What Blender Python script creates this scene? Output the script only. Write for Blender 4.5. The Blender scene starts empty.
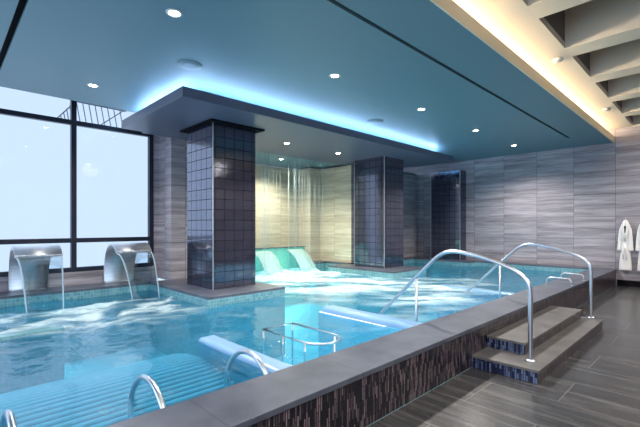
import bpy, bmesh, math, random
from mathutils import Vector, Matrix, noise
random.seed(7)
SC = bpy.context.scene
COL = SC.collection

# ------------------------------------------------------------------ camera, sky, exposure
FPX, YAW = 392.0, math.atan(401 / 392.0)
cd = bpy.data.cameras.new('camera'); cam = bpy.data.objects.new('camera', cd); COL.objects.link(cam)
cam.location = (0, 0, 1.6)
cam.rotation_euler = (math.pi / 2, 0, -(math.pi / 2 - YAW))
cd.sensor_width = 36; cd.lens = FPX / 640 * 36; cd.shift_y = 12.5 / 640; cd.clip_start = .05
SC.camera = cam
W = bpy.data.worlds.new('sky'); SC.world = W; W.use_nodes = True
bg = W.node_tree.nodes['Background']
bg.inputs[0].default_value = (.60, .74, .96, 1); bg.inputs[1].default_value = 1.1
SC.view_settings.view_transform = 'Standard'; SC.view_settings.look = 'None'
SC.view_settings.exposure = 0.15; SC.view_settings.gamma = 1

def lamp(name, kind, loc, energy, color, rot=(0, 0, 0), size=.1, sy=None, spot=None, blend=.6):
    d = bpy.data.lights.new(name, kind); d.energy = energy; d.color = color
    if kind == 'AREA':
        d.size = size
        if sy: d.shape = 'RECTANGLE'; d.size_y = sy
    else: d.shadow_soft_size = size
    if kind == 'SPOT': d.spot_size = spot; d.spot_blend = blend
    o = bpy.data.objects.new(name, d); o.location = loc; o.rotation_euler = rot; COL.objects.link(o)
    return o
# daylight entering through the glazed end of the hall and through the side window
lamp('daylight', 'AREA', (-4.3, 2.6, 1.9), 260, (.62, .78, 1.0), (0, -math.pi / 2, 0), 2.8, 11)
lamp('daylight', 'AREA', (-.5, 8.75, 2.4), 35, (.62, .78, 1.0), (-math.pi / 2, 0, 0), 7, 3.4)
# underwater lamps in the pool's inner walls
R90 = math.pi / 2
POOLC = (.45, .90, .96)
for x in (3.4, 5.6, 7.0, 9.6, 11.8):
    lamp('pool_lamp', 'AREA', (x, 2.50, -.25), 4.5, POOLC, (R90, 0, 0), .5)
for x, y, e, c_ in ((1.2, 8.15, 11, POOLC), (5.1, 8.2, 12, POOLC), (6.6, 9.35, 22, (.42, .95, .86)), (7.9, 9.35, 22, (.42, .95, .86)), (10.8, 7.7, 12, POOLC)):
    lamp('pool_lamp', 'AREA', (x, y, -.25), e, c_, (-R90, 0, 0), .5)

# ------------------------------------------------------------------ node material helpers
class NT:
    def __init__(s, name, rough=.5, metal=0, spec=.5):
        s.m = bpy.data.materials.new(name); s.m.use_nodes = True
        s.t = s.m.node_tree; s.n = s.t.nodes; s.bsdf = s.n['Principled BSDF']; s.out = s.n['Material Output']
        s.set('Roughness', rough); s.set('Metallic', metal); s.set('Specular IOR Level', spec)
    def set(s, k, v): s.bsdf.inputs[k].default_value = v
    def new(s, t, **k):
        n = s.n.new(t)
        for a, b in k.items():
            if a.startswith('_'): setattr(n, a[1:], b)
        return n
    def link(s, a, b): s.t.links.new(a, b)
    def pos(s): return s.new('ShaderNodeNewGeometry').outputs['Position']
    def math(s, op, a, b=None, clamp=False):
        n = s.new('ShaderNodeMath'); n.operation = op; n.use_clamp = clamp
        for i, v in enumerate((a, b)):
            if v is None: continue
            if isinstance(v, (int, float)): n.inputs[i].default_value = v
            else: s.link(v, n.inputs[i])
        return n.outputs[0]
    def comb(s, x, y, z=0):
        n = s.new('ShaderNodeCombineXYZ')
        for i, v in enumerate((x, y, z)):
            if isinstance(v, (int, float)): n.inputs[i].default_value = v
            else: s.link(v, n.inputs[i])
        return n.outputs[0]
    def face_uv(s):
        """(along, up) metres on any axis-aligned upright face"""
        sp = s.new('ShaderNodeSeparateXYZ'); s.link(s.pos(), sp.inputs[0])
        return s.math('ADD', sp.outputs[0], sp.outputs[1]), sp.outputs[2], sp
    def noise(s, vec, scale, detail=3, rough=.55):
        n = s.new('ShaderNodeTexNoise'); s.link(vec, n.inputs['Vector'])
        n.inputs['Scale'].default_value = scale; n.inputs['Detail'].default_value = detail; n.inputs['Roughness'].default_value = rough
        return n.outputs['Fac']
    def ramp(s, fac, stops):
        n = s.new('ShaderNodeValToRGB'); s.link(fac, n.inputs[0]); e = n.color_ramp.elements
        while len(e) < len(stops): e.new(.5)
        for i, (p, c) in enumerate(stops):
            e[i].position = p; e[i].color = (*c, 1) if len(c) == 3 else c
        return n.outputs[0]
    def mix(s, fac, a, b, mode='MIX'):
        n = s.new('ShaderNodeMix'); n.data_type = 'RGBA'; n.blend_type = mode
        for k, v in ((0, fac), (6, a), (7, b)):
            if isinstance(v, (int, float)): n.inputs[k].default_value = v
            elif isinstance(v, tuple): n.inputs[k].default_value = (*v, 1)
            else: s.link(v, n.inputs[k])
        return n.outputs[2]
    def brick(s, vec, w, h, mortar, c1, c2, cm, offset=.5, bias=0):
        n = s.new('ShaderNodeTexBrick'); s.link(vec, n.inputs['Vector']); n.offset = offset
        n.inputs['Scale'].default_value = 1; n.inputs['Brick Width'].default_value = w; n.inputs['Row Height'].default_value = h
        n.inputs['Mortar Size'].default_value = mortar; n.inputs['Mortar Smooth'].default_value = .1; n.inputs['Bias'].default_value = bias
        for k, v in (('Color1', c1), ('Color2', c2), ('Mortar', cm)): n.inputs[k].default_value = (*v, 1)
        return n
    def bump(s, h, strength=.2, dist=.02):
        n = s.new('ShaderNodeBump'); s.link(h, n.inputs['Height']); n.inputs['Strength'].default_value = strength; n.inputs['Distance'].default_value = dist
        s.link(n.outputs[0], s.bsdf.inputs['Normal']); return n.outputs[0]
    def color(s, c):
        if isinstance(c, tuple): s.set('Base Color', (*c, 1))
        else: s.link(c, s.bsdf.inputs['Base Color'])

def plain(name, c, rough=.5, metal=0, spec=.5):
    t = NT(name, rough, metal, spec); t.color(c); return t.m
def glow(name, c, strength):
    t = NT(name); t.color((.02, .02, .02)); t.set('Emission Color', (*c, 1)); t.set('Emission Strength', strength); return t.m

def stone(name, lo, hi, joint):
    t = NT(name, .42)
    u, v, sp = t.face_uv()
    cell = t.brick(t.comb(t.math('ADD', u, .43), v), .97, .62, .004, (0, 0, 0), (1, 1, 1), (.5, .5, .5), 0)
    shift = t.math('MULTIPLY', cell.outputs['Color'], 7.3)
    big = t.noise(t.comb(t.math('MULTIPLY', u, .55), t.math('MULTIPLY', v, 9), shift), 1, 4, .6)
    fine = t.noise(t.comb(t.math('MULTIPLY', u, 2.2), t.math('MULTIPLY', v, 42), shift), 1, 3, .6)
    k = t.math('ADD', t.math('MULTIPLY', big, .65), t.math('MULTIPLY', fine, .35))
    c = t.ramp(k, [(.30, lo), (.50, tuple((a + b) / 2 for a, b in zip(lo, hi))), (.68, hi)])
    t.color(t.mix(cell.outputs['Fac'], c, joint)); t.bump(k, .08, .01)
    return t.m
M = {}
M['stone'] = stone('grey_striped_stone_tile', (.14, .122, .138), (.52, .475, .52), (.06, .055, .06))
M['warm_lit_stone'] = stone('warm_lit_striped_stone_tile', (.38, .31, .23), (.74, .68, .56), (.28, .24, .19))  # same stone as the grey one, warm lighting put into its colour

t = NT('vertical_stick_mosaic', .3)
u, v, sp = t.face_uv()
b = t.brick(t.comb(v, u), .11, .020, .004, (.008, .008, .016), (.34, .245, .275), (.003, .003, .006), .37, -.38)
t.color(b.outputs['Color']); t.bump(b.outputs['Color'], .5, .01); M['sticks'] = t.m

t = NT('window_lit_mosaic', .15)  # stick mosaic with reflected blue window light put into its colour
u, v, sp = t.face_uv()
b = t.brick(t.comb(v, u), .10, .022, .0025, (.012, .016, .05), (.18, .24, .42), (.004, .004, .008), .37, -.3)
t.color(b.outputs['Color']); t.bump(b.outputs['Color'], .5, .01); M['window_lit_sticks'] = t.m

t = NT('dark_glossy_square_tile', .10); t.set('IOR', 2.6)
u, v, sp = t.face_uv()
b = t.brick(t.comb(u, v), .2, .19, .006, (.007, .007, .016), (.020, .019, .034), (.010, .010, .018), 0)
t.set('Specular Tint', (.74, .78, .96, 1))
t.color(b.outputs['Color'])
rr = t.math('ADD', .09, t.math('MULTIPLY', b.outputs['Fac'], .8)); t.link(rr, t.bsdf.inputs['Roughness'])
t.link(t.math('SUBTRACT', .5, t.math('MULTIPLY', b.outputs['Fac'], .45)), t.bsdf.inputs['Specular IOR Level'])
wv = t.noise(t.pos(), 7, 3)
fl = t.noise(t.comb(t.math('MULTIPLY', u, 40), t.math('MULTIPLY', v, 40), 0), 1, 2)
t.bump(t.math('ADD', t.math('MULTIPLY', b.outputs['Fac'], -.25), t.math('ADD', t.math('MULTIPLY', wv, .5), t.math('MULTIPLY', fl, .10))), .11, .02)
M['column_tile'] = t.m

t = NT('charcoal_coping_stone', .38)
n1 = t.noise(t.pos(), 3.2, 5, .6)
sp = t.new('ShaderNodeSeparateXYZ'); t.link(t.pos(), sp.inputs[0])
b = t.brick(t.comb(sp.outputs[0], sp.outputs[1]), 1.2, 20, .004, (1, 1, 1), (.86, .86, .88), (.45, .45, .45), 0)
t.color(t.mix(1, t.ramp(n1, [(.3, (.052, .061, .086)), (.7, (.104, .118, .156))]), b.outputs['Color'], 'MULTIPLY'))
t.bump(n1, .06, .01); M['coping'] = t.m

t = NT('dark_wood_look_floor_tile', .27)
sp = t.new('ShaderNodeSeparateXYZ'); t.link(t.pos(), sp.inputs[0]); X, Y = sp.outputs[0], sp.outputs[1]
b = t.brick(t.comb(t.math('ADD', Y, .16), t.math('ADD', X, .15)), 1.2, .6, .005, (0, 0, 0), (1, 1, 1), (.5, .5, .5), .5)
shift = t.math('MULTIPLY', b.outputs['Color'], 5.1)
g = t.noise(t.comb(t.math('MULTIPLY', X, 11), t.math('MULTIPLY', Y, 1.0), shift), 1, 4, .62)
g2 = t.noise(t.comb(t.math('MULTIPLY', X, 60), t.math('MULTIPLY', Y, 2.5), shift), 1, 2, .6)
k = t.math('ADD', t.math('MULTIPLY', g, .75), t.math('MULTIPLY', g2, .25))
c = t.ramp(k, [(.3, (.018, .018, .021)), (.52, (.050, .050, .053)), (.72, (.125, .122, .122))])
t.color(t.mix(b.outputs['Fac'], c, (.13, .125, .12))); t.bump(k, .1, .01); M['floor'] = t.m

t = NT('tread_tile', .36)
n1 = t.noise(t.pos(), 5, 4, .6)
t.color(t.ramp(n1, [(.3, (.078, .075, .075)), (.7, (.145, .138, .133))])); M['tread'] = t.m

def pooltile(name, c1, c2, cm, size):
    t = NT(name, .22)
    u, v, sp = t.face_uv()
    b = t.brick(t.comb(u, v), size, size, size * .045, c1, c2, cm, 0)
    t.color(b.outputs['Color']); return t.m
M['band'] = pooltile('turquoise_waterline_mosaic', (.09, .24, .28), (.17, .35, .39), (.26, .42, .45), .055)
M['green_band'] = pooltile('green_turquoise_mosaic', (.13, .50, .43), (.20, .60, .52), (.30, .62, .56), .055)
M['basin'] = plain('pale_blue_pool_plaster', (.42, .72, .80), .5)
M['cheek'] = plain('pale_blue_moulded_shell', (.21, .37, .58), .25)
M['ceil'] = plain('blue_grey_ceiling_paint', (.14, .245, .285), .5)
M['white_bar'] = plain('white_bar_plastic', (.66, .76, .86), .35)
M['gap_shade'] = plain('gap_shade_blue', (.015, .05, .15), .5)  # shade between the bench slats put into a dark blue
M['canopy'] = plain('grey_canopy_paint', (.105, .115, .165), .4)
M['cream'] = plain('cream_ceiling_paint', (.72, .64, .52), .7)
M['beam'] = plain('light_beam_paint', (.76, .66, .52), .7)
M['lip'] = plain('lit_cream_lip', (.93, .84, .62), .6)  # cream lightened to look lit, light put into the colour
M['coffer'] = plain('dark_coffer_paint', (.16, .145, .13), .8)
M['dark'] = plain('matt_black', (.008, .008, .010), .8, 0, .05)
M['frame'] = plain('dark_bronze_frame', (.018, .022, .04), .35, .3)
M['grey'] = plain('grey_plastic', (.22, .30, .35), .5)
M['white'] = plain('white_plastic', (.75, .72, .66), .4)
M['steel'] = plain('polished_steel', (.62, .64, .69), .3, 1)
t = NT('brushed_steel', .38, 1); sp = t.new('ShaderNodeSeparateXYZ'); t.link(t.pos(), sp.inputs[0])
g = t.noise(t.comb(t.math('MULTIPLY', sp.outputs[0], 2), t.math('MULTIPLY', sp.outputs[1], 160), t.math('MULTIPLY', sp.outputs[2], 160)), 1, 2)
t.color(t.ramp(g, [(.3, (.52, .54, .57)), (.7, (.74, .76, .79))])); M['brushed'] = t.m
M['outer_wall'] = plain('painted_plaster', (.45, .43, .42), .7)
t = NT('white_terry_cloth', .95, 0, .1); t.color((.92, .91, .90)); t.bump(t.noise(t.pos(), 180, 2), .5, .01); M['terry'] = t.m
M['lens_warm'] = glow('lit_lamp_lens', (1, .88, .70), 26)
M['led_blue'] = glow('blue_white_led_strip', (.44, .66, 1.0), 44)
M['led_warm'] = glow('warm_led_strip', (1.0, .87, .68), 110)

def glassy(name, tint, rough=.02, diffuse=0, dcol=(1, 1, 1), gloss=1):
    t = NT(name); n = t.n
    tr = t.new('ShaderNodeBsdfTransparent'); tr.inputs[0].default_value = (*tint, 1)
    gl = t.new('ShaderNodeBsdfGlossy'); gl.inputs['Roughness'].default_value = rough
    fr = t.new('ShaderNodeFresnel'); fr.inputs[0].default_value = 1.33
    mx = t.new('ShaderNodeMixShader'); t.link(t.math('MULTIPLY', fr.outputs[0], gloss), mx.inputs[0]); t.link(tr.outputs[0], mx.inputs[1]); t.link(gl.outputs[0], mx.inputs[2])
    o = mx.outputs[0]
    if diffuse:
        df = t.new('ShaderNodeBsdfDiffuse'); df.inputs[0].default_value = (*dcol, 1)
        tl = t.new('ShaderNodeBsdfTranslucent'); tl.inputs[0].default_value = (*dcol, 1)
        m1 = t.new('ShaderNodeMixShader'); t.link(df.outputs[0], m1.inputs[1]); t.link(tl.outputs[0], m1.inputs[2])
        m2 = t.new('ShaderNodeMixShader'); m2.inputs[0].default_value = diffuse
        t.link(o, m2.inputs[1]); t.link(m1.outputs[0], m2.inputs[2]); o = m2.outputs[0]
    t.link(o, t.out.inputs[0]); n.remove(t.bsdf); return t.m
M['pane'] = glassy('window_glass', (.96, .98, 1.0))
M['sheet'] = glassy('falling_water_film', (.86, .93, .95), .05, 0, (.8, .9, 1), .35)
M['stream'] = glassy('falling_water_strand', (.85, .93, .96), .08, .5, (.85, .93, 1))
M['cascade'] = glassy('white_falling_water', (.8, .97, .93), .1, .65, (.85, 1, .95))

# pool water: clear tinted body, glossy rippled skin, white foam by the vertex attribute "foam"
t = NT('pool_water')
at = t.new('ShaderNodeAttribute'); at.attribute_name = 'foam'
P_ = t.pos()
br = t.noise(P_, 14, 5, .65)
spw = t.new('ShaderNodeSeparateXYZ'); t.link(P_, spw.inputs[0])
sk = t.noise(t.comb(t.math('MULTIPLY', t.math('SUBTRACT', spw.outputs[0], spw.outputs[1]), 1.1), t.math('MULTIPLY', t.math('ADD', spw.outputs[0], spw.outputs[1]), 5), 0), 1, 4, .65)
fm = t.math('MULTIPLY', at.outputs['Fac'], t.math('ADD', -.15, t.math('ADD', t.math('MULTIPLY', br, .6), t.math('MULTIPLY', sk, 1.25))), True)
rip = t.math('ADD', t.noise(P_, 2.6, 3, .5), t.math('MULTIPLY', t.noise(P_, 11, 2, .5), .22))
bp = t.new('ShaderNodeBump'); bp.inputs['Strength'].default_value = .35; bp.inputs['Distance'].default_value = .06; t.link(rip, bp.inputs['Height'])
tr = t.new('ShaderNodeBsdfTransparent'); tr.inputs[0].default_value = (.40, .79, .92, 1)
df = t.new('ShaderNodeBsdfDiffuse'); df.inputs[0].default_value = (.06, .40, .68, 1)
tl = t.new('ShaderNodeBsdfTranslucent'); tl.inputs[0].default_value = (.08, .48, .68, 1)
ms = t.new('ShaderNodeMixShader'); t.link(df.outputs[0], ms.inputs[1]); t.link(tl.outputs[0], ms.inputs[2])
body = t.new('ShaderNodeMixShader'); body.inputs[0].default_value = .35; t.link(tr.outputs[0], body.inputs[1]); t.link(ms.outputs[0], body.inputs[2])
fd = t.new('ShaderNodeBsdfDiffuse'); fd.inputs[0].default_value = (.86, .95, .95, 1)
ft = t.new('ShaderNodeBsdfTranslucent'); ft.inputs[0].default_value = (.80, .95, .95, 1)
fo = t.new('ShaderNodeMixShader'); fo.inputs[0].default_value = .4; t.link(fd.outputs[0], fo.inputs[1]); t.link(ft.outputs[0], fo.inputs[2])
wf = t.new('ShaderNodeMixShader'); t.link(fm, wf.inputs[0]); t.link(body.outputs[0], wf.inputs[1]); t.link(fo.outputs[0], wf.inputs[2])
gl = t.new('ShaderNodeBsdfGlossy'); gl.inputs['Roughness'].default_value = .09; t.link(bp.outputs[0], gl.inputs['Normal'])
fr = t.new('ShaderNodeFresnel'); fr.inputs[0].default_value = 1.33; t.link(bp.outputs[0], fr.inputs['Normal'])
ff = t.math('MULTIPLY', fr.outputs[0], t.math('SUBTRACT', 1, t.math('MULTIPLY', fm, .8)))
fin = t.new('ShaderNodeMixShader'); t.link(ff, fin.inputs[0]); t.link(wf.outputs[0], fin.inputs[1]); t.link(gl.outputs[0], fin.inputs[2])
t.link(fin.outputs[0], t.out.inputs[0]); t.n.remove(t.bsdf); M['water'] = t.m

# ------------------------------------------------------------------ mesh helpers
class MB:
    def __init__(s): s.b = bmesh.new(); s.i = 0
    def box(s, x0, x1, y0, y1, z0, z1, mi=0, bev=0):
        t = bmesh.new(); bmesh.ops.create_cube(t, size=1)
        for v in t.verts:
            v.co = Vector((x0 + (v.co.x + .5) * (x1 - x0), y0 + (v.co.y + .5) * (y1 - y0), z0 + (v.co.z + .5) * (z1 - z0)))
        if bev: bmesh.ops.bevel(t, geom=t.edges[:], offset=bev, segments=2, affect='EDGES', profile=.5)
        return s.merge(t, mi)
    def merge(s, t, mi=0):
        for f in t.faces: f.material_index = mi
        me = bpy.data.meshes.new('tmp'); t.to_mesh(me); t.free(); s.b.from_mesh(me); bpy.data.meshes.remove(me)
        return s
    def tube(s, pts, r, seg=12, mi=0, closed=False):
        pts = [Vector(p) for p in pts]; n = len(pts); t = bmesh.new(); rings = []; prev = None
        for i, p in enumerate(pts):
            a = pts[(i - 1) % n] if (closed or i > 0) else p; c = pts[(i + 1) % n] if (closed or i < n - 1) else p
            d = (c - a).normalized()
            if prev is None:
                up = Vector((0, 0, 1)) if abs(d.z) < .9 else Vector((1, 0, 0)); prev = d.cross(up).normalized()
            prev = (prev - d * prev.dot(d)).normalized(); q = d.cross(prev)
            rr = r[i] if isinstance(r, (list, tuple)) else r
            rings.append([t.verts.new(p + rr * (math.cos(2 * math.pi * k / seg) * prev + math.sin(2 * math.pi * k / seg) * q)) for k in range(seg)])
        for i in range(n if closed else n - 1):
            A, B = rings[i], rings[(i + 1) % n]
            for k in range(seg): t.faces.new((A[k], A[(k + 1) % seg], B[(k + 1) % seg], B[k])).smooth = True
        if not closed: t.faces.new(rings[0][::-1]); t.faces.new(rings[-1])
        bmesh.ops.recalc_face_normals(t, faces=t.faces[:])
        return s.merge(t, mi)
    def lathe(s, prof, c, seg=28, mi=0):
        t = bmesh.new(); rings = []
        for r, z in prof:
            rings.append([t.verts.new((c[0] + r * math.cos(2 * math.pi * k / seg), c[1] + r * math.sin(2 * math.pi * k / seg), c[2] + z)) for k in range(seg)])
        for A, B in zip(rings, rings[1:]):
            for k in range(seg): t.faces.new((A[k], A[(k + 1) % seg], B[(k + 1) % seg], B[k])).smooth = True
        t.faces.new(rings[0]); t.faces.new(rings[-1][::-1]); bmesh.ops.recalc_face_normals(t, faces=t.faces[:])
        return s.merge(t, mi)
    def prism(s, poly, z0, z1, mi=0, bev=0):
        t = bmesh.new(); f = t.faces.new([t.verts.new((x, y, z0)) for x, y in poly])
        r = bmesh.ops.extrude_face_region(t, geom=[f])
        for v in r['geom']:
            if isinstance(v, bmesh.types.BMVert): v.co.z = z1
        bmesh.ops.recalc_face_normals(t, faces=t.faces[:])
        if bev:
            e = [e for e in t.edges if all(abs(v.co.z - z1) < 1e-6 for v in e.verts)]
            bmesh.ops.bevel(t, geom=e, offset=bev, segments=4, affect='EDGES', profile=.5)
        return s.merge(t, mi)
    def ribbon(s, prof, x0, x1, thick, mi=0, nx=1, w=None):
        """sheet of profile [(y,z)] swept along X with thickness; w(i)->(x0,x1) varies the width"""
        t = bmesh.new(); n = len(prof); P = [Vector((0, y, z)) for y, z in prof]; top = []; bot = []
        for i in range(n):
            d = (P[min(i + 1, n - 1)] - P[max(i - 1, 0)]).normalized(); nn = Vector((0, -d.z, d.y)) * thick / 2
            a, b_ = w(i / (n - 1)) if w else (x0, x1)
            top.append([t.verts.new((a + (b_ - a) * k / nx, *(P[i] + nn)[1:])) for k in range(nx + 1)])
            bot.append([t.verts.new((a + (b_ - a) * k / nx, *(P[i] - nn)[1:])) for k in range(nx + 1)])
        for i in range(n - 1):
            for k in range(nx):
                t.faces.new((top[i][k], top[i][k + 1], top[i + 1][k + 1], top[i + 1][k])).smooth = True
                t.faces.new((bot[i][k], bot[i + 1][k], bot[i + 1][k + 1], bot[i][k + 1])).smooth = True
            t.faces.new((top[i][0], top[i + 1][0], bot[i + 1][0], bot[i][0])); t.faces.new((top[i][nx], bot[i][nx], bot[i + 1][nx], top[i + 1][nx]))
        for i in (0, n - 1):
            for k in range(nx): t.faces.new((top[i][k], bot[i][k], bot[i][k + 1], top[i][k + 1]))
        bmesh.ops.recalc_face_normals(t, faces=t.faces[:])
        return s.merge(t, mi)
    def build(s, name, mats, parent=None, origin=None):
        if not isinstance(mats, (list, tuple)): mats = [mats]
        if origin is None and parent is not None: origin = parent['_o'] if '_o' in parent else (0, 0, 0)
        origin = Vector(origin or (0, 0, 0))
        for v in s.b.verts: v.co -= origin
        me = bpy.data.meshes.new(name); s.b.to_mesh(me); s.b.free()
        for m in mats: me.materials.append(M[m])
        o = bpy.data.objects.new(name, me); COL.objects.link(o)
        if parent is not None: o.parent = parent
        else: o.location = origin
        return o
ORI = {}
def thing(name, label, cat, loc=(0, 0, 0), group=None):
    o = bpy.data.objects.new(name, None); COL.objects.link(o); o.location = loc; o.empty_display_size = .1
    return tag(o, label, cat, group)
def tag(o, label=None, cat=None, group=None, kind=None):
    for k, v in (('label', label), ('category', cat), ('group', group), ('kind', kind)):
        if v: o[k] = v
    return o
def part(mb, name, mats, root):
    """part in world coordinates under a thing (an Empty at root.location), or a sub-part under a part"""
    org = Vector((0, 0, 0)); p = root
    while p is not None: org += p.location; p = p.parent
    o = mb.build(name, mats, None, org); o.location = (0, 0, 0); o.parent = root; return o
def struct(mb, name, mats, label=None, cat=None):
    o = mb.build(name, mats); return tag(o, label, cat, None, 'structure')
def dup(root, loc, label=None):
    def cp(o, p):
        c = o.copy(); COL.objects.link(c); c.parent = p
        for ch in o.children: cp(ch, c)
        return c
    r = cp(root, None); r.location = loc
    if label: r['label'] = label
    return r
def smooth_path(pts, n=6):
    """Catmull-Rom through pts"""
    P = [Vector(p) for p in pts]; out = []
    for i in range(len(P) - 1):
        a, b, c, d = P[max(i - 1, 0)], P[i], P[i + 1], P[min(i + 2, len(P) - 1)]
        for k in range(n):
            u = k / n
            out.append(.5 * ((2 * b) + (c - a) * u + (2 * a - 5 * b + 4 * c - d) * u * u + (3 * b - a - 3 * c + d) * u ** 3))
    out.append(P[-1]); return out

CZ, WZ, PZ, CEIL, SOF, HIGH = .448, .28, -.85, 3.86, 3.5, 4.22
XL, YB = -4.5, -4.0          # unseen ends of the hall
XR = 13.1

# ------------------------------------------------------------------ setting
struct(MB().box(XL, XR + .3, YB, 1.97, -.15, 0), 'floor', 'floor')
struct(MB().box(XR, XR + .25, YB, 11, -.15, 5.2), 'wall_right', 'stone')
struct(MB().box(XL - .25, XL, YB, 11, -1.2, .45).box(XL - .25, XL, YB, 11, 4.4, 5.2), 'wall_left', 'outer_wall')
w2 = bpy.data.objects.new('window_2', None); COL.objects.link(w2); w2.location = (XL - .1, 3, .45); tag(w2, kind='structure')
for k in range(9): part(MB().box(XL - .15, XL - .05, YB + 1.6 * k - .04, YB + 1.6 * k + .04, .45, 4.4), 'mullion', 'frame', w2)
for z in (.49, 1.4, 4.36): part(MB().box(XL - .15, XL - .05, YB, 8.9, z - .04, z + .04), 'transom', 'frame', w2)
struct(MB().box(XL, XR, YB - .25, YB, -.15, 5.2), 'wall_behind', 'stone')
struct(MB().box(XR - .02, XR, YB, 1.955, 0, .16), 'baseboard_right', 'dark')
# block of stone wall behind the far column and the recess with the cascade
struct(MB().box(9.25, XR, 8.05, 9.5, CZ, SOF), 'wall_back', 'stone')
mb = MB(); mb.box(9.23, 9.25, 8.052, 9.5, CZ, SOF); mb.box(8.76, 9.6, 9.42, 10.3, CZ, SOF); mb.box(5.0, 8.9, 10.0, 10.3, .3, SOF)
struct(mb, 'wall_recess', 'warm_lit_stone')
struct(MB().box(3.6, 5.6, 8.26, 9.0, CZ - .03, 4.9), 'wall_pier', 'stone')
struct(MB().box(3.46, 3.62, 8.88, 9.2, CZ, 5.0), 'wall_window_end', 'stone')
struct(MB().box(XL, 3.5, 8.80, 9.05, -1.0, .70), 'wall_under_window', 'stone')
# basin
struct(MB().box(XL, XR, 2.0, 10.0, PZ - .15, PZ), 'floor_pool', 'basin')
def ledge(name, poly, inset_band='band', cope=True):
    """masonry up to the coping: mosaic upright faces under a charcoal stone cap"""
    m = MB(); m.prism(poly, PZ, CZ - .045, 0)
    o = struct(m, 'wall_' + name, [inset_band])
    if cope: struct(MB().prism(poly, CZ - .045, CZ, 0, .006), 'trim_' + name + '_coping', ['coping'])
def rect(x0, x1, y0, y1): return [(x0, y0), (x1, y0), (x1, y1), (x0, y1)]
m = MB(); m.box(XL, XR, 1.985, 2.46, PZ, CZ - .045, 1); m.box(XL, XR, 1.98, 1.99, 0, CZ - .05, 0)
struct(m, 'wall_pool_front', ['sticks', 'basin'])
struct(MB().box(XL, XR, 1.965, 2.475, CZ - .045, CZ, 0, .006), 'trim_front_coping', 'coping')
ledge('window_ledge', rect(XL, 3.16, 8.19, 8.82))
ledge('pier_plinth', [(3.13, 5.79), (4.73, 5.79), (4.73, 8.3), (3.13, 8.3)])
ledge('column_plinth', rect(8.2, 9.75, 5.74, 8.05))
ledge('recess_ledge', [(9.0, 7.75), (12.3, 7.75), (12.3, 5.63), (12.72, 5.63), (12.72, 2.47), (XR, 2.47), (XR, 8.06), (9.26, 8.06), (9.26, 9.45), (8.8, 9.45), (8.8, 10.02), (8.51, 10.02), (8.51, 8.93), (9.0, 8.93)])
struct(MB().box(5.6, 8.51, 9.40, 9.46, PZ, .93), 'wall_weir', 'green_band')
struct(MB().box(5.6, 8.53, 9.37, 9.50, .93, .955, 0, .006), 'trim_weir_cap', 'coping')

# pool water surface
XS, YS = .06, .05
def pool_top(x):
    if x < 3.13: return 8.19
    if x < 4.73: return 5.79
    if x < 5.6: return 8.26
    if x < 8.51: return 9.40
    if x < 9.0: return 8.93
    if x < 12.3: return 7.75
    return 5.63
def fbm(x, y, z, o=4): return noise.fractal(Vector((x, y, z)), .9, 2.1, o)
def foam_at(x, y):
    f = 0
    def blob(cx, cy, rx, ry, a=0):
        dx, dy = x - cx, y - cy; ca, sa = math.cos(a), math.sin(a)
        u, v = (dx * ca + dy * sa) / rx, (-dx * sa + dy * ca) / ry
        return math.exp(-(u * u + v * v))
    # cascade whitewater and the streaks drifting from it
    f += 1.5 * blob(7.2, 8.6, 1.9, 1.2) + 1.1 * blob(6.6, 7.2, 1.9, 1.1) + .85 * blob(6.6, 5.6, 1.7, 1.2) + .75 * blob(7.6, 4.4, 1.6, 1.0) + .6 * blob(5.9, 3.5, 1.5, .6)
    streak = fbm((x - y) * .45, (x + y) * 1.5, 3.1, 4)
    f *= .72 + 1.25 * streak
    # churned bands below the two spouts
    wx, wy = x + .35 * fbm(x * 1.1, y * 1.1, 2.2, 2), y + .35 * fbm(x * 1.1, y * 1.1, 7.7, 2)
    rid = max(0, 1 - 2.4 * abs(fbm(wx * .9 - wy * .5, wy * 1.5, 9.2, 3)))
    for cx in (.35, 2.25):
        f += (1.05 * blob(cx, 7.05, 1.1, .26, .05) + .95 * blob(cx - .1, 6.4, 1.25, .75)) * (.12 + 1.15 * rid ** 1.6)
    f += .55 * blob(10.5, 6.8, 1.2, .25) * (.5 + streak)
    f += .22 * max(0, fbm((x - y) * .8, (x + y) * 1.7, 21, 5)) + .10 * fbm(x * 2.6, y * 2.6, 4, 3)
    return max(0, min(1, f * 1.15 - .10))
xs = [XL]; 
for e in (3.13, 4.73, 5.6, 8.2, 8.51, 9.0, 9.75, 12.3, 12.72):
    n = max(1, round((e - xs[-1]) / XS)); a = xs[-1]; xs += [a + (e - a) * k / n for k in range(1, n + 1)]
ys = [2.46]
for e in (5.63, 5.74, 5.79, 7.75, 8.19, 8.26, 8.93, 9.40):
    n = max(1, round((e - ys[-1]) / YS)); a = ys[-1]; ys += [a + (e - a) * k / n for k in range(1, n + 1)]
bmw = bmesh.new(); lay = bmw.verts.layers.float.new('foam'); vs = {}
def wv_(i, j):
    if (i, j) not in vs:
        x, y = xs[i], ys[j]; f = foam_at(x, y)
        z = WZ + .012 * fbm(x * 1.3, y * 1.3, 0, 2) + .05 * f * fbm(x * 3, y * 3, 5, 3)
        v = bmw.verts.new((x, y, z)); v[lay] = f; vs[(i, j)] = v
    return vs[(i, j)]
for i in range(len(xs) - 1):
    for j in range(len(ys) - 1):
        cx_, cy_ = (xs[i] + xs[i + 1]) / 2, (ys[j] + ys[j + 1]) / 2
        if cy_ > pool_top(cx_) or (8.2 < cx_ < 9.75 and cy_ > 5.74): 
            if not (8.2 < cx_ < 8.2): continue
        bmw.faces.new((wv_(i, j), wv_(i + 1, j), wv_(i + 1, j + 1), wv_(i, j + 1))).smooth = True
me = bpy.data.meshes.new('pool_water'); bmw.to_mesh(me); bmw.free(); me.materials.append(M['water'])
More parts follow.
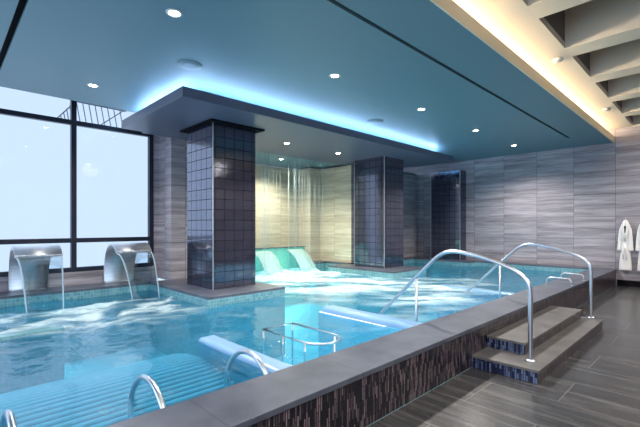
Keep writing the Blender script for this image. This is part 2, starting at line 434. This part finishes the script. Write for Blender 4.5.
wo = bpy.data.objects.new('pool_water', me); COL.objects.link(wo)
tag(wo, 'turquoise pool water with white foam streaks filling the basin', 'water', None, 'stuff')

# ------------------------------------------------------------------ ceiling
m = MB()
SLOTY = 2.73
m.box(XL, XR, 2.04, SLOTY - .028, CEIL, CEIL + .04); m.box(.66, 11.65, SLOTY + .028, 8.16, CEIL, CEIL + .04)
m.box(11.65, XR, SLOTY - .028, 8.16, CEIL, CEIL + .04)
m.box(XL, .59, SLOTY + .028, 8.16, CEIL, CEIL + .04); m.box(.59, .66, SLOTY + .028, 4.2, CEIL, CEIL + .04); m.box(.59, .66, 7.9, 8.16, CEIL, CEIL + .04)
m.box(5.5, XR, 8.16, 10.3, SOF + .06, SOF + .1)
struct(m, 'ceiling', 'ceil')
struct(MB().box(XL, 11.7, SLOTY - .06, SLOTY + .06, CEIL + .042, CEIL + .1).box(.5, .78, 4.1, 8, CEIL + .042, CEIL + .1), 'trim_slot_void', 'dark')
struct(MB().box(XL, XR, 2.02, 2.04, CEIL, 4.03, 0).box(XL, XR, 2.04, 2.10, 3.99, 4.03, 0), 'trim_cove_lip', 'lip')
struct(MB().box(XL, XR, 2.04, 2.9, CEIL + .13, CEIL + .15).box(XL, XR, 2.75, 2.8, CEIL + .13, HIGH + .1), 'trim_cove_trough', 'cream')
# high ceiling with coffers between beams
openings = [(5.06 - 1.58 * k, 6.63 - 1.58 * k) for k in range(-6, 6)]
openings = [(5.44 + 1.585 * k, 6.63 + 1.585 * k) for k in range(-6, 5)]
struct(MB().box(XL, XR, 1.61, 2.9, HIGH, HIGH + .1), 'ceiling_high_edge', 'cream')
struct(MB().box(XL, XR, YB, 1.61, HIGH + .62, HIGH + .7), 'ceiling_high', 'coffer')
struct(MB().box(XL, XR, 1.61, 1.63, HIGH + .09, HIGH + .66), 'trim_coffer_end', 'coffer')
struct(MB().box(XL - .2, XR + .2, YB - .2, 11, 5.0, 5.1), 'ceiling_roof', 'outer_wall')
for k in range(len(openings) + 1):
    x1 = openings[k][0] if k < len(openings) else XR
    x0 = openings[k - 1][1] if k else XL
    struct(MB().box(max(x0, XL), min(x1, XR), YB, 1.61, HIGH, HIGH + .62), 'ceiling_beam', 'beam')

# canopy over the columns
CX0, CX1, CY0, CY1 = 2.57, 10.9, 5.5, 8.16
struct(MB().box(CX0, CX1, CY0, CY1, SOF, SOF + .15, 0, .004).box(3.0, CX1 - .2, 8.16, 8.28, SOF, SOF + .15), 'ceiling_canopy', 'canopy')
struct(MB().box(CX0 + .55, CX1 - .4, CY0 + .55, CY1, SOF + .15, CEIL), 'ceiling_canopy_core', 'ceil')
t_ = thing('cove_light', 'blue-white light strip glowing along the top edge of the canopy', 'light', (CX0 + .3, CY0 + .3, SOF + .15))
part(MB().box(CX0 + .30, CX1 - .5, CY0 + .30, CY0 + .36, SOF + .155, SOF + .175), 'light_strip', 'led_blue', t_)
part(MB().box(CX1 - .30, CX1 - .24, CY0 + .40, CY1 - .1, SOF + .155, SOF + .175), 'light_strip', 'led_blue', t_)
part(MB().box(CX0 + .30, CX0 + .36, CY0 + .40, CY1 - .1, SOF + .155, SOF + .175), 'light_strip', 'led_blue', t_)
t_ = thing('cove_light', 'warm white light strip hidden behind the cream ceiling lip', 'light', (4, 2.3, CEIL + .15))
part(MB().box(XL + .2, XR - .1, 2.62, 2.70, CEIL + .16, CEIL + .18), 'light_strip', 'led_warm', t_)

# ------------------------------------------------------------------ window
wroot = bpy.data.objects.new('window_1', None); COL.objects.link(wroot); wroot.location = (1.9, 8.92, .72); tag(wroot, kind='structure')
mx = [3.42 - 1.495 * k for k in range(6)]
for x in mx: part(MB().box(x - .045, x + .045, 8.86, 8.98, .72, 4.9, 0, .006), 'mullion', 'frame', wroot)
for z in (.74, 1.317, 3.63): part(MB().box(XL, 3.44, 8.865, 8.975, z - .045, z + .045, 0, .006), 'transom', 'frame', wroot)
for a, b_ in zip(mx[1:], mx):
    for z0, z1 in ((.78, 1.27), (1.36, 3.58), (3.67, 4.9)): part(MB().box(a + .04, b_ - .04, 8.915, 8.925, z0, z1), 'pane', 'pane', wroot)
# outside railing seen through the top panes
t_ = thing('stair_railing', 'thin leaning metal railing outside behind the top window panes', 'railing', (2.3, 10.2, 3.5))
m = MB()
def W2(x, y, Yp):
    u = (x - 320) / FPX; v = -(y - 226) / FPX; c, s = math.cos(YAW), math.sin(YAW)
    d = Vector((c + u * s, s - u * c, v)); return Vector((0, 0, 1.6)) + d * (Yp / d.y)
for i in range(8):
    xt = 76.5 + i * 6.2; yt = 102.3 + i * 1.25
    part(MB().tube([W2(xt, yt, 10.2), W2(xt + 3.9, yt + 21.5, 10.2)], .010, 6), 'baluster', 'grey', t_)
for i in range(5):
    xt = 57 + i * 3.2; part(MB().tube([W2(xt, 118 - i * 3.2, 10.2), W2(xt + 2, 120.5, 10.2)], .010, 6), 'baluster', 'grey', t_)
part(MB().tube([W2(55, 120, 10.2), W2(76, 101.5, 10.2), W2(126, 111.5, 10.2)], .014, 6), 'top_rail', 'grey', t_)
part(MB().tube([W2(99, 126, 10.25), W2(124, 110.5, 10.25)], .012, 6), 'brace', 'grey', t_)

# ------------------------------------------------------------------ columns
def column(x0, x1, y0, y1, label, trims):
    t = thing('tiled_column', label, 'column', ((x0 + x1) / 2, (y0 + y1) / 2, CZ))
    part(MB().box(x0, x1, y0, y1, CZ, SOF), 'tiled_shaft', 'column_tile', t)
    for x, y in trims: part(MB().box(x - .008, x + .008, y - .008, y + .008, CZ, SOF), 'corner_trim', 'brushed', t)
    return t
column(3.56, 4.48, 6.4, 7.42, 'square column of dark glossy tile nearest the window, reflecting daylight', ((3.56, 6.4),))
part(MB().box(3.46, 4.62, 6.28, 7.54, SOF - .03, SOF - .002), 'capital_plate', 'dark', bpy.data.objects['tiled_column'])
column(8.7, 9.62, 6.4, 7.46, 'square dark tiled column standing free in the middle of the pool edge', ((8.7, 6.4), (8.7, 7.46)))
o = column(12.65, XR, 6.17, 7.26, 'dark tiled pilaster set against the grey stone end wall', ((12.65, 6.17), (12.65, 7.26)))
for ch in o.children: pass

# ------------------------------------------------------------------ steps up to the pool
t_ = thing('pool_steps', 'two-tier charcoal steps against the pool wall, mosaic end coloured with blue window light', 'steps', (5.9, 1.6, 0))
def step(x0, x1, y0, z0, z1, nm):
    p = part(MB().box(x0 + .012, x1 - .012, y0 + .012, 1.975, z0, z1 - .028), nm, 'sticks', t_)
    part(MB().box(x0, x1, y0, 1.977, z1 - .028, z1, 0, .004), 'tread', 'tread', p)
    part(MB().box(x0 + .006, x0 + .012, y0 + .014, 1.975, z0 + .002, z1 - .029), 'window_lit_end', 'window_lit_sticks', p)  # end face tinted blue for the window light it reflects
step(4.33, 7.44, 1.28, 0, .141, 'lower_step')
step(4.75, 7.31, 1.54, .141, .278, 'upper_step')

# ------------------------------------------------------------------ handrails
def handrail(x, label):
    t = thing('handrail', label, 'handrail', (x, 1.44, .141), 'curved steel handrails at the pool steps')
    pts = [(x, 1.441, .145), (x, 1.441, .5), (x, 1.441, .86), (x, 1.475, 1.0), (x, 1.60, 1.105), (x, 1.86, 1.205), (x, 2.10, 1.258), (x, 2.28, 1.283), (x, 2.41, 1.272),
           (x, 2.53, 1.215), (x, 2.66, 1.10), (x, 2.86, .91), (x, 3.12, .65), (x, 3.49, .29), (x, 3.66, .10), (x, 3.74, -.2), (x, 3.74, PZ)]
    part(MB().tube(smooth_path(pts, 5), .024), 'rail', 'steel', t)
    part(MB().tube([(x, 2.85, .91), (x, 2.85, -.158)], .019), 'post', 'steel', t)
    part(MB().lathe([(.055, 0), (.055, .008), (.03, .018), (.026, .02)], (x, 1.441, .1412)), 'base_flange', 'steel', t)
    return t
h1 = handrail(4.59, 'curved steel handrail rising from the near end of the steps')
h2 = dup(h1, (7.42, 1.44, .141), 'curved steel handrail at the far end of the steps')

def grab(y, x, label):
    t = thing('grab_bar', label, 'grab bar', (x, y, CZ), 'low grab bars on the pool coping')
    pts = [(x, 2.44, CZ), (x, 2.44, CZ + .07), (x, 2.40, CZ + .115), (x, 2.34, CZ + .125), (x, 2.1, CZ + .125), (x, 2.05, CZ + .115), (x, 2.02, CZ + .07), (x, 2.02, CZ)]
    part(MB().tube(smooth_path(pts, 4), .019), 'bar', 'steel', t)
    for y_ in (2.44, 2.02): part(MB().lathe([(.036, 0), (.036, .006), (.02, .01)], (x, y_, CZ + .0005), 16), 'flange', 'steel', t)
    return t
g1 = grab(2.23, 8.75, 'low steel grab bar on the coping, nearer of the two')
dup(g1, (9.75, 2.23, CZ), 'low steel grab bar on the coping, farther of the two')

def hoop(x, label):
    t = thing('grab_hoop', label, 'grab hoop', (x, 2.5, CZ), 'arched steel hoops over the slatted bench')
    pts = [(x, 2.49, .0), (x, 2.52, .26), (x, 2.62, .40), (x, 2.76, .49), (x, 2.92, .50), (x, 3.06, .44), (x, 3.17, .32), (x, 3.22, .2), (x, 3.2, .02)]
    part(MB().tube(smooth_path(pts, 5), .021), 'hoop', 'steel', t); return t
a = hoop(1.93, 'arched steel hoop beside the pale blue divider wall')
dup(a, (1.08, 2.5, CZ), 'arched steel hoop rising midway along the slatted underwater bench')
dup(a, (.30, 2.5, CZ), 'arched steel hoop cut by the left edge of the picture')

# ------------------------------------------------------------------ slatted bench, dividers, pool stairs, loop rail
t_ = thing('slatted_bench', 'underwater lounging bench of pale parallel bars beside the near coping', 'bench', (0, 3.5, PZ))
prof = smooth_path([(0, 2.56, .22), (0, 2.85, .10), (0, 3.15, .02), (0, 3.5, .06), (0, 4.0, .12), (0, 4.5, .06), (0, 5.0, -.10), (0, 5.4, -.34)], 5)
acc = 0; last = prof[0]; k = 0
for p, q in zip(prof, prof[1:]):
    seg = (q - p).length; d = 0
    while acc + (seg - d) >= .078:
        d += .078 - acc; acc = 0; c_ = p.lerp(q, d / seg)
        part(MB().tube([(-2.6, c_.y, c_.z), (2.10, c_.y, c_.z)], .022, 10), 'slat', 'white_bar', t_)
    acc += seg - d
part(MB().ribbon([(p.y, p.z - .10) for p in prof], -2.6, 2.10, .02), 'gap_shade', 'gap_shade', t_)  # dark sheet added under the slats to shade the gaps
for x in (-1.0, .3, 1.3): part(MB().tube([(x, p.y, p.z - .06) for p in prof], .02, 8), 'support_rib', 'steel', t_)
for x in (-1.0, .3, 1.3):
    for p in (prof[12], prof[26]): part(MB().tube([(x, p.y, p.z - .07), (x, p.y, PZ)], .02, 8), 'leg', 'steel', t_)

def divider(poly, label, top):
    t = thing('divider_wall', label, 'divider', (poly[0][0], 2.5, PZ))
    part(MB().prism(poly, PZ, top, 0, .05), 'body', 'cheek', t)
    return t
def flare(x0, x1, yf, left, right, n=8):
    R = .38; y0 = 2.465
    out = []
    if right: out += [(x1 + R * (1 - math.sin(a)), y0 + R * (1 - math.cos(a))) for a in [math.pi / 2 * k / n for k in range(n + 1)]]
    else: out += [(x1, y0)]
    out += [(x1, yf), (x0, yf)]
    if left: out += [(x0 - R * (1 - math.sin(a)), y0 + R * (1 - math.cos(a))) for a in [math.pi / 2 * k / n for k in range(n, -1, -1)]]
    else: out += [(x0, y0)]
    return out
divider(flare(2.14, 2.35, 4.18, False, True), 'pale blue divider wall at the end of the slatted bench, dry on top', .33)
dv = divider(flare(4.22, 4.46, 4.28, True, False), 'pale blue rounded divider wall left of the near handrail', .37)
tag(part(MB().prism(flare(4.18, 4.45, 4.31, True, False), PZ, .287, 0, .004), 'ledge', 'white_bar', dv), 'white ledge along the foot')
divider(flare(7.85, 8.08, 4.35, False, False), 'pale blue divider wall beyond the foot of the far handrail', .30)
struct(MB().box(XL, 1.15, 5.78, 5.98, PZ, WZ + .04), 'wall_pool_lip', 'band')
t_ = thing('pool_stairs', 'pale submerged steps leading down into the pool between the handrails', 'steps', (6, 2.5, PZ))
for k in range(3): part(MB().box(4.47, 7.84, 2.465 + .33 * k, 2.465 + .33 * (k + 1), PZ, .06 - .22 * k), 'step', 'basin', t_)

t_ = thing('loop_rail', 'steel loop rail standing in the pool between the two nearer dividers', 'rail', (2.98, 3.3, PZ))
lp = [(2.76, 3.78), (3.21, 3.78), (3.21, 3.1)] + [(2.985 + .225 * math.cos(a), 3.06 + .22 * math.sin(-a)) for a in [math.pi * k / 10 for k in range(1, 10)]] + [(2.76, 3.1)]
part(MB().tube([(x, y, .375) for x, y in lp], .013, 10, 0, True), 'top_loop', 'steel', t_)
for x, y in ((2.76, 3.78), (3.21, 3.78), (3.21, 3.05), (2.76, 3.05), (2.76, 3.42), (2.985, 2.84)): part(MB().tube([(x, y, .37), (x, y, PZ)], .011, 8), 'leg', 'steel', t_)

# ------------------------------------------------------------------ waterfall spouts
def spout(x, label, wlabel):
    w_ = .66
    t = thing('waterfall_spout', label, 'water spout', (x, 8.5, CZ), 'steel waterfall spouts by the window')
    pr = [(8.72, CZ), (8.735, .62), (8.725, .80), (8.69, .95), (8.62, 1.08), (8.52, 1.18), (8.39, 1.235), (8.27, 1.245), (8.15, 1.215), (8.06, 1.165), (7.99, 1.10)]
    pp = [(p.y, p.z) for p in smooth_path([(0, *p) for p in pr], 4)]
    def wid(u):
        e = .10 * max(0, (.62 - u) / .62) ** .8
        return (x, x + w_ - e)
    part(MB().ribbon(pp, 0, 0, .03, 0, 1, wid), 'arched_sheet', 'brushed', t)
    part(MB().box(x - .003, x + w_ + .003, 7.972, 8.0, 1.075, 1.115, 0, .006), 'lip', 'steel', t)
    part(MB().box(x + .02, x + w_ - .12, 8.66, 8.78, CZ, CZ + .012, 0, .003), 'base_plate', 'steel', t)
    wt = thing('water_sheet', wlabel, 'falling water', (x, 8.0, WZ), 'falling water from the spouts')
    fall = [(7.966 - .66 * k / 14, 1.075 - (1.075 - WZ + .02) * (k / 14) ** 2) for k in range(15)]
    nar = lambda u: (x + .02 + .05 * u, x + w_ - .02 - .10 * u)
    part(MB().ribbon(fall, 0, 0, .006, 0, 1, nar), 'film', 'sheet', wt)
    for e in (0, 1): part(MB().tube([(nar(k / 14)[e], y, z) for k, (y, z) in enumerate(fall)], [.015 - .006 * k / 14 for k in range(15)], 8), 'edge_stream', 'stream', wt)
    return t, wt
s1, w1 = spout(.90, 'arched steel waterfall spout nearer the left edge of the picture', 'clear water sheet falling from the left spout')
dup(s1, (2.42, 8.5, CZ), 'arched steel waterfall spout beside the stone pier')
dup(w1, (2.42, 8.0, WZ), 'clear water sheet falling from the spout beside the stone pier')

# cascades from the weir and rain curtain
def cascade(x, label):
    t = thing('water_cascade', label, 'falling water', (x, 9.37, WZ), 'white cascades spilling over the weir')
    fall = [(9.365 - .75 * k / 12, .86 - .62 * (k / 12) ** 2) for k in range(13)]
    part(MB().ribbon(fall, x, x + .6, .012, 0, 1), 'film', 'stream', t)
    for i in range(9): 
        xx = x + .02 + .07 * i; part(MB().tube([(xx + random.uniform(-.01, .01), y - random.uniform(0, .03), z) for y, z in fall], .016, 6), 'strand', 'cascade', t)
    return t
c1 = cascade(7.68, 'white cascade spilling over the weir at right')
dup(c1, (6.4, 9.37, WZ), 'white cascade spilling over the weir, half hidden by the nearest column')
m = MB()
for i in range(34):
    x = random.uniform(5.75, 8.35); y = random.uniform(8.3, 8.42)
    m.tube([(x, y, SOF + .05), (x, y, 2.4), (x, y, WZ)], [random.uniform(.003, .008)] * 2 + [.003], 6)
o = m.build('rain_curtain', 'stream'); tag(o, 'fine curtain of falling water strands before the warm-lit recess wall', 'falling water', None, 'stuff')

# ------------------------------------------------------------------ ceiling fixtures
def downlight(x, y, z, label, grp, e, col=(1, .93, .86)):
    t = thing('downlight', label, 'downlight', (x, y, z), grp)
    part(MB().lathe([(.085, 0), (.085, -.006), (.062, -.010), (.062, -.002)], (x, y, z - .0005), 24), 'trim_ring', 'white', t)
    part(MB().lathe([(.052, -.001), (.052, -.012), (.03, -.016)], (x, y, z), 20), 'lens', 'lens_warm', t)
    lamp('downlight_beam', 'SPOT', (x, y, z - .05), e, col, (0, 0, 0), .05, None, math.radians(140), .8).parent = None
    return t
gl_ = 'downlights in the blue ceiling'
for x, lab in ((1.80, 'lit downlight in the blue ceiling, second from the left of the picture'), (4.27, 'lit downlight in the blue ceiling above the near pool water'),
               (6.70, 'lit downlight in the blue ceiling, middle of the long row'), (9.10, 'lit downlight in the blue ceiling, second from the end wall'),
               (11.54, 'lit downlight in the blue ceiling, closest to the end wall')):
    downlight(x, 4.05, CEIL, lab, gl_, 360)
downlight(1.79, 7.04, CEIL, 'lit downlight in the blue ceiling nearest the window', gl_, 240)
gs = 'downlights under the canopy'
downlight(5.73, 6.95, SOF, 'lit downlight under the canopy, nearer the first column', gs, 260, (1, .93, .74))
downlight(7.47, 6.97, SOF, 'lit downlight under the canopy, nearer the second column', gs, 260, (1, .93, .74))
downlight(7.2, 8.99, SOF + .06, 'lit downlight in the recess ceiling behind the rain curtain', gs, 330, (.95, .96, .74))
for x in (-2, 1.5, 5, 8.5, 11.8):  # added fill spots brightening the hall and cream lip, no fixtures
    for y in (.3, -2.2): lamp('hall_fill', 'SPOT', (x, y, 4.15), 180, (1, .93, .84), (0, 0, 0), .32, None, math.radians(174 if y < 0 else 150), .5)
def speaker(x, y, label):
    t = thing('ceiling_speaker', label, 'speaker', (x, y, CEIL), 'round speakers in the blue ceiling')
    part(MB().lathe([(.17, 0), (.17, -.008), (.155, -.014)], (x, y, CEIL - .0005), 32), 'trim_ring', 'grey', t)
    part(MB().lathe([(.152, -.010), (.152, -.015), (.08, -.018)], (x, y, CEIL), 32), 'grille', 'grey', t); return t
s = speaker(2.54, 5.21, 'round speaker grille in the ceiling above the canopy corner')
dup(s, (6.76, 5.21, CEIL), 'round speaker grille in the ceiling midway along the glowing cove')
def detector(x, y, label):
    t = thing('smoke_detector', label, 'detector', (x, y, HIGH), 'detectors on the cream ceiling strip')
    part(MB().lathe([(.075, 0), (.075, -.02), (.055, -.045), (.03, -.05)], (x, y, HIGH - .0005), 24), 'cap', 'white', t); return t
d1 = detector(6.97, 1.79, 'round white detector on the cream ceiling strip, nearer one')
dup(d1, (10.69, 1.79, HIGH), 'round white detector on the cream ceiling strip near the end wall')

# ------------------------------------------------------------------ bathrobes on the end wall
def robe(y, label):
    x = XR - .09; t = thing('bathrobe', label, 'bathrobe', (XR, y, 1.8), 'white bathrobes on the end wall')
    def loft(rings, seg=20):
        b_ = bmesh.new(); R = []
        for cy, z, wy, wx, cx in rings:
            R.append([b_.verts.new((x + cx + wx * math.cos(2 * math.pi * k / seg) * (1 + .12 * math.sin(5 * k)), y + cy + wy * math.sin(2 * math.pi * k / seg), z)) for k in range(seg)])
        for A, B in zip(R, R[1:]):
            for k in range(seg): b_.faces.new((A[k], A[(k + 1) % seg], B[(k + 1) % seg], B[k])).smooth = True
        b_.faces.new(R[0]); b_.faces.new(R[-1][::-1]); bmesh.ops.recalc_face_normals(b_, faces=b_.faces[:])
        return MB().merge(b_)
    body = part(loft([(0, 1.76, .03, .02, .02), (0, 1.72, .06, .04, .01), (0, 1.62, .085, .055, 0), (0, 1.40, .105, .065, 0), (0, 1.15, .095, .065, 0), (0, .95, .10, .07, 0), (0, .7, .125, .075, 0), (0, .46, .14, .07, 0), (0, .43, .135, .065, 0)]), 'body', 'terry', t)
    for sg in (1, -1):
        part(loft([(sg * .05, 1.66, .03, .035, -.01), (sg * .085, 1.50, .05, .05, -.015), (sg * .105, 1.28, .05, .055, -.02), (sg * .122, 1.05, .045, .05, -.02), (sg * .125, .98, .048, .055, -.02), (sg * .125, .95, .045, .05, -.02)], 14), 'sleeve', 'terry', t)
        part(MB().tube([(x - .03, y + sg * .012, 1.75), (x - .07, y + sg * .045, 1.60), (x - .08, y + sg * .03, 1.40), (x - .085, y + sg * .004, 1.2)], [.02, .024, .022, .014], 10), 'collar', 'terry', t)
        part(MB().tube([(x - .085, y + sg * .01, 1.12), (x - .10, y + sg * .03, .95), (x - .10, y + sg * .035, .72)], .013, 8), 'belt_end', 'terry', t)
    part(MB().box(x - .066, x - .04, y - .022, y + .022, 1.42, 1.60, 0, .008), 'neck_shade', 'dark', t)  # black block, shade inside the neck put into its colour
    hk = thing('wall_hook', 'small steel hook holding the ' + ('left' if y > 1.7 else 'right') + ' bathrobe on the stone wall', 'hook', (XR, y, 1.78), 'robe hooks on the end wall')
    part(MB().tube(smooth_path([(XR, y, 1.78), (XR - .05, y, 1.775), (XR - .075, y, 1.79), (XR - .08, y, 1.82)], 4), .008, 8), 'peg', 'steel', hk)
robe(1.765, 'white bathrobe hanging on the end wall, wholly in view')
robe(1.385, 'white bathrobe hanging on the end wall, cut by the right picture edge')
